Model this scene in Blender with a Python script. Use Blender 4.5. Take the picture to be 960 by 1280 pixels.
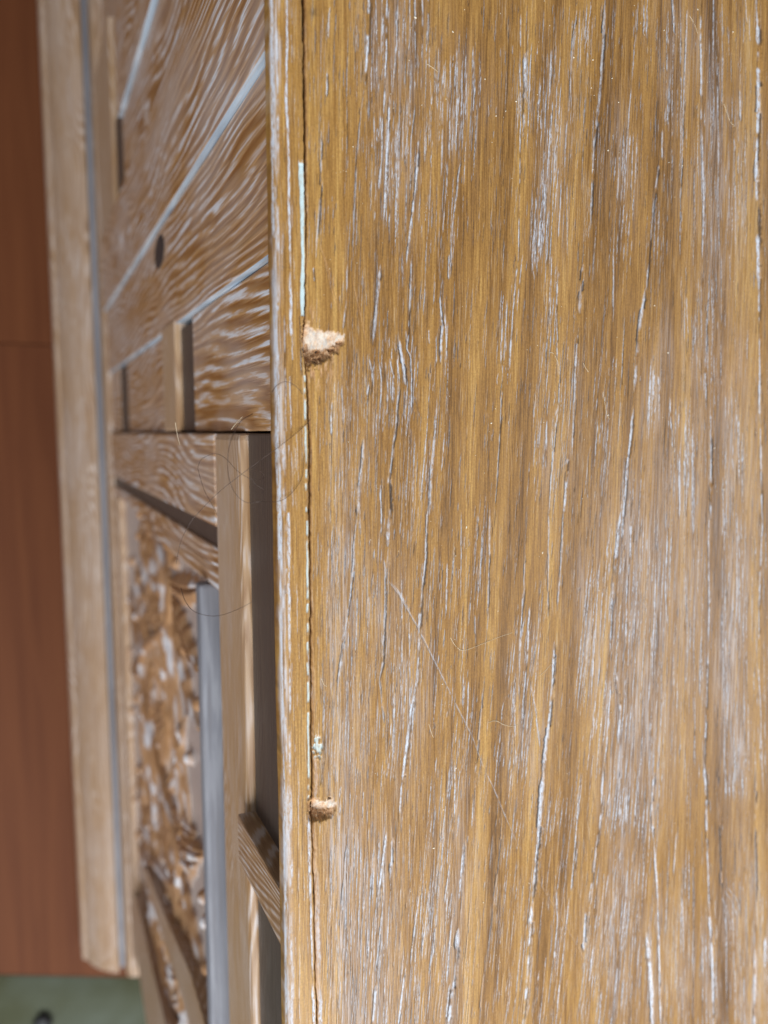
import bpy, bmesh, math, random
import numpy as np
from mathutils import Matrix, Vector

# ------------------------------------------------------------------ camera, world, light, exposure
for o in list(bpy.data.objects):
    bpy.data.objects.remove(o)
sc = bpy.context.scene
COL = sc.collection
H = 0.72                                     # height of the cabinet top above the floor
FPX = 961.0                                  # focal length in photograph pixels
CAM_H = 0.25


def cam_axes(nx=-445.0):
    ny = -(FPX * FPX + nx * 22) / 9223.0
    my = np.array([22, -9223, -FPX]); my /= np.linalg.norm(my)
    mz = np.array([nx, -ny, -FPX]); mz /= np.linalg.norm(mz)
    mz -= mz.dot(my) * my; mz /= np.linalg.norm(mz)
    y, z = -my, -mz
    return np.array([np.cross(y, z), y, z])


RC = cam_axes()
CAM = np.array([-0.07602, 0.0, H + CAM_H])

cd = bpy.data.cameras.new("camera")
cam = bpy.data.objects.new("camera", cd)
COL.objects.link(cam)
m4 = Matrix.Identity(4)
for i in range(3):
    for j in range(3):
        m4[i][j] = RC[i][j]
    m4[i][3] = CAM[i]
cam.matrix_world = m4
cd.sensor_fit = 'VERTICAL'
cd.sensor_height = 36.0
cd.lens = 36.0 * FPX / 1280.0
cd.clip_start = 0.01
cd.clip_end = 100
cd.dof.use_dof = True
cd.dof.focus_distance = 0.290
cd.dof.aperture_fstop = 6.0
sc.camera = cam

world = bpy.data.worlds.new("World")
sc.world = world
world.use_nodes = True
bg = world.node_tree.nodes["Background"]
bg.inputs[0].default_value = (0.86, 0.93, 1.0, 1)
bg.inputs[1].default_value = 0.27


def area(name, loc, target, sx, sy, power, col):
    d = bpy.data.lights.new(name, 'AREA')
    d.shape = 'RECTANGLE'; d.size = sx; d.size_y = sy; d.energy = power; d.color = col
    o = bpy.data.objects.new(name, d)
    COL.objects.link(o)
    o.location = loc
    o.rotation_euler = (Vector(target) - Vector(loc)).to_track_quat('-Z', 'Y').to_euler()
    return o


area("window_light", (-0.40, -1.35, 1.85), (0.1, -0.1, 0.6), 2.0, 1.25, 64, (0.95, 0.975, 1.0))
area("sheen_light", (1.55, -0.40, 1.95), (0.1, -0.1, 0.7), 1.0, 1.0, 11, (0.86, 0.93, 1.0))  # added soft light that gives the right of the top its sheen

sc.view_settings.view_transform = 'Standard'
sc.view_settings.look = 'None'
sc.view_settings.exposure = 0.0
sc.view_settings.gamma = 1.0
sc.view_settings.use_curve_mapping = False


# ------------------------------------------------------------------ from a measured pixel to a place on a known plane
def ray(px, py):
    return RC @ np.array([px - 480.0, 640.0 - py, -FPX])


def on_top(px, py, z=H):
    d = ray(px, py)
    return CAM + d * ((z - CAM[2]) / d[2])


def on_face(px, py, x=0.0):
    d = ray(px, py)
    return CAM + d * ((x - CAM[0]) / d[0])


rng = np.random.default_rng(11)
random.seed(11)


# ------------------------------------------------------------------ node helpers
class NT:
    def __init__(self, name):
        self.m = bpy.data.materials.new(name)
        self.m.use_nodes = True
        self.t = self.m.node_tree
        self.b = self.t.nodes["Principled BSDF"]

    def n(self, kind, **kw):
        x = self.t.nodes.new(kind)
        for k, v in kw.items():
            setattr(x, k, v)
        return x

    def link(self, a, b):
        self.t.links.new(a, b)

    def put(self, sock, v):
        if isinstance(v, bpy.types.NodeSocket):
            self.link(v, sock)
        else:
            sock.default_value = v

    def math(self, op, a, b=0.5, clamp=False):
        x = self.n('ShaderNodeMath', operation=op, use_clamp=clamp)
        self.put(x.inputs[0], a); self.put(x.inputs[1], b)
        return x.outputs[0]

    def mix(self, f, a, b, blend='MIX'):
        x = self.n('ShaderNodeMix', data_type='RGBA', blend_type=blend)
        self.put(x.inputs[0], f); self.put(x.inputs[6], a); self.put(x.inputs[7], b)
        return x.outputs[2]

    def coords(self, scale, rot=(0, 0, 0), src='Object'):
        tc = self.n('ShaderNodeTexCoord')
        mp = self.n('ShaderNodeMapping')
        mp.inputs['Scale'].default_value = scale
        mp.inputs['Rotation'].default_value = rot
        self.link(tc.outputs[src], mp.inputs[0])
        return mp.outputs[0]

    def noise(self, vec, scale=1.0, detail=3.0, rough=0.55, dist=0.0):
        x = self.n('ShaderNodeTexNoise')
        x.inputs['Scale'].default_value = scale
        x.inputs['Detail'].default_value = detail
        x.inputs['Roughness'].default_value = rough
        x.inputs['Distortion'].default_value = dist
        self.link(vec, x.inputs['Vector'])
        return x.outputs[0]

    def ramp(self, f, stops):
        x = self.n('ShaderNodeValToRGB')
        e = x.color_ramp.elements
        while len(e) < len(stops):
            e.new(0.5)
        for k, (p, c) in zip(e, stops):
            k.position = p
            k.color = c if len(c) == 4 else (*c, 1)
        self.link(f, x.inputs[0])
        return x.outputs[0]

    def rng(self, v, a, b, c=0.0, d=1.0):
        x = self.n('ShaderNodeMapRange')
        x.inputs[1].default_value = a; x.inputs[2].default_value = b
        x.inputs[3].default_value = c; x.inputs[4].default_value = d
        self.link(v, x.inputs[0])
        return x.outputs[0]

    def bump(self, h, strength, dist):
        x = self.n('ShaderNodeBump')
        x.inputs['Strength'].default_value = strength
        x.inputs['Distance'].default_value = dist
        self.link(h, x.inputs['Height'])
        self.link(x.outputs[0], self.b.inputs['Normal'])


# ------------------------------------------------------------------ materials
def mat_top():
    t = NT("limed_oak_top")
    a = t.n('ShaderNodeAttribute', attribute_name="grain")
    sa = t.n('ShaderNodeSeparateColor'); t.link(a.outputs['Color'], sa.inputs[0])
    lime, dark, haze = sa.outputs[0], sa.outputs[1], sa.outputs[2]
    b = t.n('ShaderNodeAttribute', attribute_name="wear")
    sb = t.n('ShaderNodeSeparateColor'); t.link(b.outputs['Color'], sb.inputs[0])
    raw, paint, tone = sb.outputs[0], sb.outputs[1], sb.outputs[2]
    band = t.noise(t.coords((160, 3.2, 1), (0, 0, 0.05)), 1.0, 7.0, 0.75, 0.2)
    fib = t.noise(t.coords((1700, 42, 1), (0, 0, 0.05)), 1.0, 4.0, 0.8)
    blot = t.noise(t.coords((28, 12, 1)), 1.0, 3.0, 0.55)
    f = t.math('ADD', t.math('MULTIPLY', band, 0.38), t.math('MULTIPLY', t.rng(fib, 0.22, 0.78), 0.43))
    f = t.math('ADD', f, t.math('MULTIPLY', blot, 0.15))
    f = t.math('ADD', f, t.math('MULTIPLY', t.math('SUBTRACT', tone, 0.5), 0.60))
    wood = t.ramp(f, [(0.30, (0.128, 0.057, 0.013)), (0.42, (0.252, 0.121, 0.028)),
                      (0.55, (0.366, 0.189, 0.047)), (0.70, (0.53, 0.310, 0.092))])
    gr = t.noise(t.coords((1500, 1100, 1500)), 1.0, 3.0, 0.7)
    wood = t.mix(1.0, wood, t.ramp(gr, [(0.3, (0.80, 0.80, 0.80)), (0.7, (1.18, 1.18, 1.18))]), 'MULTIPLY')
    # fine pores that hold a trace of lime everywhere
    mic = t.noise(t.coords((2300, 95, 1), (0, 0, 0.05)), 1.0, 2.0, 0.6)
    zone = t.noise(t.coords((70, 9, 1), (0, 0, 0.05)), 1.0, 2.0, 0.5)
    mic = t.math('MULTIPLY', t.rng(mic, 0.57, 0.70), t.rng(zone, 0.40, 0.66))
    wood = t.mix(t.math('MULTIPLY', mic, 0.42), wood, (0.56, 0.46, 0.36, 1))
    # fine dark pores
    mic2 = t.noise(t.coords((2000, 85, 3), (0, 0, 0.05)), 1.0, 2.0, 0.6)
    wood = t.mix(t.math('MULTIPLY', t.rng(mic2, 0.60, 0.70), 0.55), wood, (0.11, 0.055, 0.018, 1))
    # lime film rubbed over the fibres, streaky
    hz = t.noise(t.coords((1500, 38, 1), (0, 0, 0.05)), 1.0, 3.0, 0.75)
    hz = t.math('ADD', t.math('MULTIPLY', t.rng(hz, 0.46, 0.60), 1.0), 0.12)
    hz = t.math('MULTIPLY', haze, hz, True)
    wood = t.mix(hz, wood, (0.58, 0.56, 0.58, 1))
    wood = t.mix(t.math('MULTIPLY', dark, 0.92), wood, (0.045, 0.030, 0.022, 1))
    limec = t.mix(t.noise(t.coords((900, 300, 900)), 1.0, 2.0), (0.46, 0.50, 0.58, 1), (0.74, 0.79, 0.87, 1))
    grit = t.noise(t.coords((1500, 420, 1500)), 1.0, 3.0, 0.7)
    limef = t.math('MULTIPLY', lime, t.rng(grit, 0.36, 0.54, 0.15, 1.0), True)
    wood = t.mix(limef, wood, limec)
    rn = t.noise(t.coords((900, 320, 900)), 1.0, 4.0, 0.7)
    rawc = t.ramp(rn, [(0.34, (0.30, 0.15, 0.065)), (0.50, (0.50, 0.28, 0.135)), (0.68, (0.67, 0.46, 0.28))])
    wood = t.mix(raw, wood, rawc)
    paintf = t.math('MULTIPLY', paint, t.rng(grit, 0.28, 0.50, 0.45, 1.0), True)
    wood = t.mix(paintf, wood, (0.58, 0.74, 0.77, 1))
    t.link(wood, t.b.inputs['Base Color'])
    r = t.math('ADD', t.rng(fib, 0.3, 0.7, 0.34, 0.50), t.math('MULTIPLY', t.math('ADD', raw, lime), 0.25))
    t.link(r, t.b.inputs['Roughness'])
    t.b.inputs['IOR'].default_value = 1.48
    h = t.math('SUBTRACT', t.math('MULTIPLY', fib, 0.6), t.math('MULTIPLY', mic, 0.5))
    h = t.math('ADD', h, t.math('MULTIPLY', mic2, -0.4))
    t.bump(h, 0.55, 0.00015)
    return t.m


def mat_front(name, axis, freq=175.0, lime_amt=1.0, base=None, fibre=0.45):
    """limed wood of the front; axis = the direction the grain runs (1 along the front, 2 upright)"""
    t = NT(name)

    def sc3(across, along):
        s = [across, across, across]
        s[axis] = along
        return tuple(s)
    warp = t.noise(t.coords(sc3(11, 3.2)), 1.0, 2.0, 0.5)
    wv = t.noise(t.coords(sc3(45, 4.0)), 1.0, 3.0, 0.55, 0.6)
    fib = t.noise(t.coords(sc3(620, 16)), 1.0, 3.0, 0.6)
    tc = t.n('ShaderNodeTexCoord'); sx = t.n('ShaderNodeSeparateXYZ'); t.link(tc.outputs['Object'], sx.inputs[0])
    ph = t.math('ADD', t.math('MULTIPLY', sx.outputs[3 - axis], freq), t.math('MULTIPLY', warp, freq * 0.085))
    ph = t.math('ADD', ph, t.math('MULTIPLY', t.math('ADD', wv, t.math('MULTIPLY', fib, 0.35)), 2.6))
    rings = t.math('PINGPONG', ph, 0.5)
    c0, c1 = base or ((0.30, 0.125, 0.032), (0.55, 0.292, 0.110))
    wood = t.mix(t.rng(rings, 0.05, 0.40), (*c0, 1), (*c1, 1))
    wood = t.mix(t.math('MULTIPLY', t.rng(fib, 0.45, 0.75), fibre), wood, (0.54, 0.36, 0.20, 1))
    streak = t.noise(t.coords(sc3(330, 30)), 1.0, 3.0, 0.6)
    li = t.math('MULTIPLY', t.rng(rings, 0.25, 0.42), t.rng(streak, 0.39, 0.56))
    film = t.math('MULTIPLY', t.rng(t.noise(t.coords(sc3(26, 9)), 1.0, 3.0), 0.42, 0.72), 0.30)
    patch = t.rng(t.noise(t.coords(sc3(30, 7)), 1.0, 3.0, 0.6), 0.36, 0.60, 0.30, 1.0)
    li = t.math('MULTIPLY', li, patch)
    li = t.math('MULTIPLY', t.math('MAXIMUM', li, film), lime_amt, True)
    at = t.n('ShaderNodeAttribute', attribute_name="grain")
    sa = t.n('ShaderNodeSeparateColor'); t.link(at.outputs['Color'], sa.inputs[0])
    li = t.math('MAXIMUM', li, sa.outputs[0])
    wood = t.mix(li, wood, (0.82, 0.83, 0.88, 1))
    wood = t.mix(sa.outputs[1], wood, (0.05, 0.03, 0.02, 1))
    t.link(wood, t.b.inputs['Base Color'])
    t.b.inputs['Roughness'].default_value = 0.45
    t.bump(t.math('ADD', fib, t.math('MULTIPLY', rings, 1.2)), 0.4, 0.0006)
    return t.m


def mat_floor(name, c0, c1):
    t = NT(name)
    oi = t.n('ShaderNodeObjectInfo')
    g = t.noise(t.coords((70, 3, 1)), 1.0, 4.0, 0.6, 0.6)
    w = t.mix(t.rng(g, 0.3, 0.7), (*c0, 1), (*c1, 1))
    w = t.mix(t.math('MULTIPLY', oi.outputs['Random'], 0.3), w, (0.10, 0.036, 0.02, 1))
    t.link(w, t.b.inputs['Base Color'])
    t.b.inputs['Roughness'].default_value = 0.62
    t.b.inputs['Specular IOR Level'].default_value = 0.12
    return t.m


def mat_plain(name, col, rough=0.6, spec=0.5):
    t = NT(name)
    n = t.noise(t.coords((300, 300, 300)), 1.0, 3.0)
    t.link(t.mix(t.rng(n, 0.3, 0.7), (*[c * 0.85 for c in col], 1), (*[min(1, c * 1.12) for c in col], 1)),
           t.b.inputs['Base Color'])
    t.b.inputs['Roughness'].default_value = rough
    t.b.inputs['Specular IOR Level'].default_value = spec
    return t.m


def mat_mat():
    t = NT("mat_weave")
    n = t.noise(t.coords((420, 420, 420)), 1.0, 4.0, 0.7)
    n2 = t.noise(t.coords((9, 9, 9)), 1.0, 3.0)
    c = t.mix(t.rng(n, 0.3, 0.7), (0.045, 0.047, 0.020, 1), (0.080, 0.087, 0.048, 1))
    c = t.mix(t.rng(n2, 0.4, 0.7), c, (0.10, 0.115, 0.085, 1))
    t.link(c, t.b.inputs['Base Color'])
    t.b.inputs['Roughness'].default_value = 0.95
    t.bump(n, 0.6, 0.002)
    return t.m


M_TOP = mat_top()
M_UP = mat_front("limed_wood_upright", 2)
M_LONG = mat_front("limed_wood_long", 1, freq=420.0, lime_amt=0.5, base=((0.38, 0.21, 0.095), (0.54, 0.345, 0.19)))
M_PLINTH = mat_front("limed_wood_plinth", 1, freq=420.0, lime_amt=0.48, base=((0.29, 0.170, 0.093), (0.43, 0.275, 0.165)))
M_POST = mat_front("limed_wood_post", 2, freq=420.0, lime_amt=0.5, base=((0.30, 0.16, 0.075), (0.43, 0.26, 0.14)))
M_CARVE = mat_front("limed_wood_carved", 1, lime_amt=0.10, base=((0.40, 0.20, 0.085), (0.47, 0.25, 0.115)))
M_CARVE.node_tree.nodes["Principled BSDF"].inputs["Roughness"].default_value = 0.30
M_DARK = mat_front("recess_shade_wood", 1, freq=500.0, lime_amt=0.02, base=((0.072, 0.053, 0.044), (0.082, 0.062, 0.052)), fibre=0.06)  # dark brown-grey puts the shade of the recesses into the colour
M_LEDGE = mat_front("cool_lit_limed_wood", 1, freq=40.0, lime_amt=0.16, base=((0.20, 0.20, 0.225), (0.255, 0.26, 0.295)), fibre=0.06)  # lime grey whose blue tint paints cool light on the ledge
M_LEDGE.node_tree.nodes['Principled BSDF'].inputs['Roughness'].default_value = 0.7
M_LIT_SIDE = mat_front("lit_side_wood", 2, lime_amt=0.4, base=((0.30, 0.38, 0.47), (0.42, 0.53, 0.64)))  # blue-white skylight painted onto sides that face the window
M_FLOOR = mat_floor("red_brown_laminate", (0.115, 0.035, 0.012), (0.165, 0.055, 0.019))
M_SUB = mat_plain("subfloor", (0.12, 0.06, 0.04), 0.8)
M_MAT = mat_mat()
M_HAIR = mat_plain("brown_hair", (0.055, 0.030, 0.020), 0.35)
M_LINT = mat_plain("pale_lint", (0.74, 0.62, 0.44), 0.7)
M_DUST = mat_plain("pale_dust", (0.86, 0.78, 0.62), 0.7)
M_BLACK = mat_plain("black_rubber", (0.02, 0.02, 0.022), 0.6)


# ------------------------------------------------------------------ object helpers
def link(name, me, parent=None, mat=None):
    o = bpy.data.objects.new(name, me)
    COL.objects.link(o)
    if mat:
        me.materials.append(mat)
    if parent:
        o.parent = parent
    return o


def tag(o, label, cat, group=None):
    o['label'] = label
    o['category'] = cat
    if group:
        o['group'] = group
    return o


def struct(o, kind='structure'):
    o['kind'] = kind
    return o


def from_arrays(name, co, faces4):
    me = bpy.data.meshes.new(name)
    nv, nf = len(co), len(faces4)
    me.vertices.add(nv)
    me.vertices.foreach_set("co", np.ascontiguousarray(co, dtype=np.float32).ravel())
    me.loops.add(nf * 4)
    me.polygons.add(nf)
    me.polygons.foreach_set("loop_start", np.arange(0, nf * 4, 4, dtype=np.int32))
    me.loops.foreach_set("vertex_index", np.ascontiguousarray(faces4, dtype=np.int32).ravel())
    me.update(calc_edges=True)
    return me


def grid_faces(nr, nc, off=0, flip=False):
    idx = np.arange(nr * nc).reshape(nr, nc) + off
    a, b, c, d = idx[:-1, :-1], idx[:-1, 1:], idx[1:, 1:], idx[1:, :-1]
    f = np.stack([a, b, c, d], -1).reshape(-1, 4)
    return f[:, ::-1] if flip else f


def set_attr(me, name, rgb):
    a = me.attributes.new(name, 'FLOAT_COLOR', 'POINT')
    full = np.ones((len(me.vertices), 4), np.float32)
    full[:, :3] = 0
    full[:len(rgb), :3] = rgb
    a.data.foreach_set("color", full.ravel())


def smooth(me, v=True):
    me.polygons.foreach_set("use_smooth", np.full(len(me.polygons), v, dtype=bool))


def bm_box(bm, x0, x1, y0, y1, z0, z1, bev=0.0):
    vs = [bm.verts.new(p) for p in ((x0, y0, z0), (x1, y0, z0), (x1, y1, z0), (x0, y1, z0),
                                    (x0, y0, z1), (x1, y0, z1), (x1, y1, z1), (x0, y1, z1))]
    fs = [bm.faces.new([vs[i] for i in q]) for q in
          ((0, 3, 2, 1), (4, 5, 6, 7), (0, 1, 5, 4), (1, 2, 6, 5), (2, 3, 7, 6), (3, 0, 4, 7))]
    if bev:
        es = list({e for f in fs for e in f.edges})
        bmesh.ops.bevel(bm, geom=es, offset=bev, segments=2, profile=0.6, affect='EDGES', clamp_overlap=True)


def box(name, x0, x1, y0, y1, z0, z1, mat, parent, bev=0.0012, limed=False):  # limed: colour the sides facing the window as lit
    bm = bmesh.new()
    bm_box(bm, x0, x1, y0, y1, z0, z1, bev)
    me = bpy.data.meshes.new(name)
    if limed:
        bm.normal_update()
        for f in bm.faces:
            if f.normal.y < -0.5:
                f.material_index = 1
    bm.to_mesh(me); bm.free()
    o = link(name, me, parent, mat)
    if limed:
        me.materials.append(M_LIT_SIDE)
    return o


def tube(pts, r, sides=5, r_end=None):
    pts = [Vector(p) for p in pts]
    n = len(pts)
    co, fs = [], []
    for i, p in enumerate(pts):
        d = (pts[min(i + 1, n - 1)] - pts[max(i - 1, 0)]).normalized()
        u = d.orthogonal().normalized(); v = d.cross(u)
        k = i / max(1, n - 1)
        rr = r if r_end is None else r * (1 - k) + r_end * k
        for s in range(sides):
            an = 2 * math.pi * s / sides
            co.append(p + (u * math.cos(an) + v * math.sin(an)) * rr)
    for i in range(n - 1):
        for s in range(sides):
            a = i * sides + s; b = i * sides + (s + 1) % sides
            fs.append((a, b, b + sides, a + sides))
    return co, fs


def spline(pts, k=8):
    p = [np.array(q, float) for q in pts]
    p = [2 * p[0] - p[1]] + p + [2 * p[-1] - p[-2]]
    out = []
    for i in range(1, len(p) - 2):
        for s in range(k):
            t = s / k
            a, b, c, d = p[i - 1], p[i], p[i + 1], p[i + 2]
            out.append(0.5 * ((2 * b) + (c - a) * t + (2 * a - 5 * b + 4 * c - d) * t * t + (3 * b - a - 3 * c + d) * t ** 3))
    out.append(p[-2])
    return out


# ------------------------------------------------------------------ setting: floor and mat
fl = struct(box("floor", -1.2, 0.9, -1.3, 1.2, -0.05, -0.012, M_SUB, None, 0))
fl_boards = []
FW = 0.19
bm = bmesh.new(); bm_box(bm, 0, FW - 0.0006, 0, 1.1976, -0.0116, 0, 0.0006)
me_fb = bpy.data.meshes.new("floor_board"); bm.to_mesh(me_fb); bm.free(); me_fb.materials.append(M_FLOOR)
for ix in range(-5, 4):
    for y0 in ((-1.0985, 0.1) if ix % 2 == 0 else (-0.6985,)):
        o = link("floor_board", me_fb, fl)
        o.location = (-0.155 + ix * FW + (0.0), y0, 0)

yA = on_top(0, 1221, 0.004)[1]
yB = on_top(160, 1224, 0.004)[1]
xA = on_top(0, 1221, 0.004)[0]
xB = on_top(160, 1224, 0.004)[0]
sl = (yB - yA) / (xB - xA)
nx_, ny_ = 60, 40
co = []
for j in range(ny_):
    for i in range(nx_):
        x = -0.9 + 1.6 * i / (nx_ - 1)
        v = j / (ny_ - 1)
        y = yA + sl * (x - xA) - 0.62 * v
        z = 0.0065 + 0.0005 * math.sin(x * 90) * math.sin(y * 70)
        if i in (0, nx_ - 1) or j in (0, ny_ - 1):
            z = 0.0008
        co.append((x, y, z))
me = from_arrays("floor_mat", np.array(co), grid_faces(ny_, nx_, flip=True))
smooth(me)
fm = link("floor_mat", me, None, M_MAT)
tag(fm, "dull greenish grey mat lying on the red brown floor past the end of the plinth", "mat")
pd = on_top(54, 1276, 0.008)
bm = bmesh.new()
bmesh.ops.create_icosphere(bm, subdivisions=2, radius=0.011)
for v in bm.verts:
    v.co.z *= 0.55
    v.co *= 1 + 0.15 * math.sin(v.co.x * 400 + v.co.y * 260)
me = bpy.data.meshes.new("furniture_foot_pad"); bm.to_mesh(me); bm.free(); smooth(me)
fp = link("black_crumb", me, None, M_BLACK)
fp.location = (pd[0], pd[1], 0.0115)
tag(fp, "small black speck lying on the greenish grey mat", "speck")

# ------------------------------------------------------------------ the cabinet
cab = bpy.data.objects.new("cabinet", None)
COL.objects.link(cab)
tag(cab, "limed oak cabinet with chipped top edge and carved panelled front", "cabinet")

# ---- crack line between edge strip and top board, measured down the photograph
CR_PX = [(374, -200), (377, -60), (378.5, 60), (379.5, 150), (381, 240), (382, 330), (380, 400), (381, 450), (384, 500), (386, 580), (386.5, 700),
         (387.5, 800), (388, 900), (389, 960), (389.5, 1020), (391, 1080), (393, 1180), (396, 1300), (399, 1500)]
CR = np.array([on_top(*p)[:2] for p in CR_PX])
o_ = np.argsort(CR[:, 1])
CRX, CRY = CR[o_, 0], CR[o_, 1]


def vnoise(t, seed):
    """smooth 1-D value noise"""
    r = np.random.default_rng(seed).random(4096)
    i = np.floor(t).astype(int)
    f = t - i
    f = f * f * (3 - 2 * f)
    return r[i % 4096] * (1 - f) + r[(i + 1) % 4096] * f


def vnoise2(x, y, seed):
    r = np.random.default_rng(seed).random((128, 128))
    i, j = np.floor(x).astype(int), np.floor(y).astype(int)
    fx, fy = x - i, y - j
    fx = fx * fx * (3 - 2 * fx); fy = fy * fy * (3 - 2 * fy)
    g = lambda a, b: r[a % 128, b % 128]
    return (g(i, j) * (1 - fx) + g(i + 1, j) * fx) * (1 - fy) + (g(i, j + 1) * (1 - fx) + g(i + 1, j + 1) * fx) * fy


def crack_x(y):
    return np.interp(y, CRY, CRX) + 0.00034 * (vnoise(y * 260 + 500, 3) - 0.5) + 0.00026 * (vnoise(y * 800 + 900, 4) - 0.5)


# rows shared by the edge strip and the top board
G1 = on_top(400, 430)      # upper gouge
G2 = on_top(402, 1012)     # lower gouge
ROWS = [np.linspace(-0.75, -0.345, 30)[:-1]]
y = -0.345
fine = []
while y < 0.215:
    fine.append(y)
    near = min(abs(y - G1[1]), abs(y - G2[1]))
    y += 0.00026 if near < 0.010 else 0.00052
ROWS.append(np.array(fine))
ROWS.append(np.linspace(0.215, 0.75, 36))
YR = np.concatenate(ROWS)
NR = len(YR)


class Sheet:
    """a relief surface: rows along the grain, columns across it, with painted grain and real recesses"""

    def __init__(self, X):
        self.X = X                                   # (rows, cols) position across
        self.lime = np.zeros_like(X); self.dark = np.zeros_like(X); self.haze = np.zeros_like(X)
        self.raw = np.zeros_like(X); self.paint = np.zeros_like(X); self.tone = np.full_like(X, 0.5)
        self.h = np.zeros_like(X)

    def stroke(self, pts, w, lime=0.8, dark=0.5, depth=0.00018, breaks=0.35, wob=0.00012, taper=0.12, side=None, raw=0.0, soft=0.6, paint=0.0):
        p = np.array(sorted(pts, key=lambda q: q[1]), float)
        y0, y1 = p[0, 1], p[-1, 1]
        r0, r1 = np.searchsorted(YR, [y0, y1])
        if r1 - r0 < 2:
            return
        yy = YR[r0:r1]
        sd = int(rng.integers(1 << 30))
        xc = np.interp(yy, p[:, 1], p[:, 0]) + wob * 2 * (vnoise(yy * 220 + 400, sd) - 0.5) + wob * (vnoise(yy * 700 + 900, sd + 1) - 0.5)
        t = (yy - y0) / (y1 - y0)
        tap = np.clip(np.minimum(t, 1 - t) / taper, 0, 1) ** 0.6
        br = np.clip((0.65 * vnoise(yy * 110 + 300, sd + 2) + .35 * vnoise(yy * 420 + 300, sd + 7) - breaks) / 0.18, 0, 1)
        br2 = np.clip((vnoise(yy * 130 + 300, sd + 5) - breaks * 0.8) / 0.25, 0, 1)
        ww = w * (0.55 + 0.5 * vnoise(yy * 130 + 700, sd + 3) + .30 * vnoise(yy * 500 + 700, sd + 8) + .35 * (vnoise(yy * 1500 + 700, sd + 9) - .4)) * (0.35 + 0.65 * tap)
        side = side or (1 if rng.random() < 0.6 else -1)
        sdv = (side * np.where(vnoise(yy * 70 + 300, sd + 11) > .33, 1.0, -1.0))[:, None]
        K = int(3.2 * w / 0.0002) + 3
        row = np.arange(r0, r1)
        base = self.X[row]
        c0 = np.array([np.searchsorted(base[i], xc[i]) for i in range(len(row))])
        cols = np.clip(c0[:, None] + np.arange(-K, K + 1)[None], 0, self.X.shape[1] - 1)
        R = np.broadcast_to(row[:, None], cols.shape)
        d = self.X[R, cols] - xc[:, None]
        q = np.clip((1 - np.abs(d) / ww[:, None]) / soft, 0, 1)
        L = q * (tap * br)[:, None] * lime
        q2 = np.clip((1 - np.abs(d - sdv * ww[:, None] * 1.0) / (ww[:, None] * 0.8 + 0.00007)) / 0.6, 0, 1)
        D = q2 * (tap * br2)[:, None] * dark
        for arr, v in ((self.lime, L), (self.dark, D), (self.raw, q * tap[:, None] * raw), (self.paint, q * tap[:, None] * paint)):
            if v.max() > 0:
                arr[R, cols] = np.maximum(arr[R, cols], v)
        g = np.maximum(q, q2 * 0.8) * tap[:, None] * depth
        self.h[R, cols] = np.minimum(self.h[R, cols], -g)


# columns of the top board: fine inside the view, coarse past it
us = [0.0, 0.00012, 0.0003]
while us[-1] < 0.262:
    us.append(us[-1] + 0.00019 + 0.00013 * us[-1] / 0.26)
us = np.concatenate([np.array(us), np.linspace(us[-1], 0.46, 24)[1:]])
GAP = 0.00042 + 0.00040 * np.clip((YR - .06) / .04, 0, 1) + 0.00035 * vnoise(YR * 90 + 300, 21) + 0.00040 * np.clip(vnoise(YR * 520 + 600, 22) - .45, 0, 1)
XE = crack_x(YR)
top = Sheet((XE + GAP)[:, None] + us[None, :])
YY = np.repeat(YR[:, None], len(us), 1)


def P(px, py):
    q = on_top(px, py)
    return (q[0], q[1])


MM = 0.00027     # metres per photograph pixel near the edge


def S(w, lime, dark, *pts, breaks=0.3, **kw):
    sc_ = 1 + 0.4 * max(0, (pts[0][0] - 345)) / 600
    top.stroke([P(*p) for p in pts], w * MM * sc_ * 0.5, lime, dark, breaks=breaks, **kw)


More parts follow.
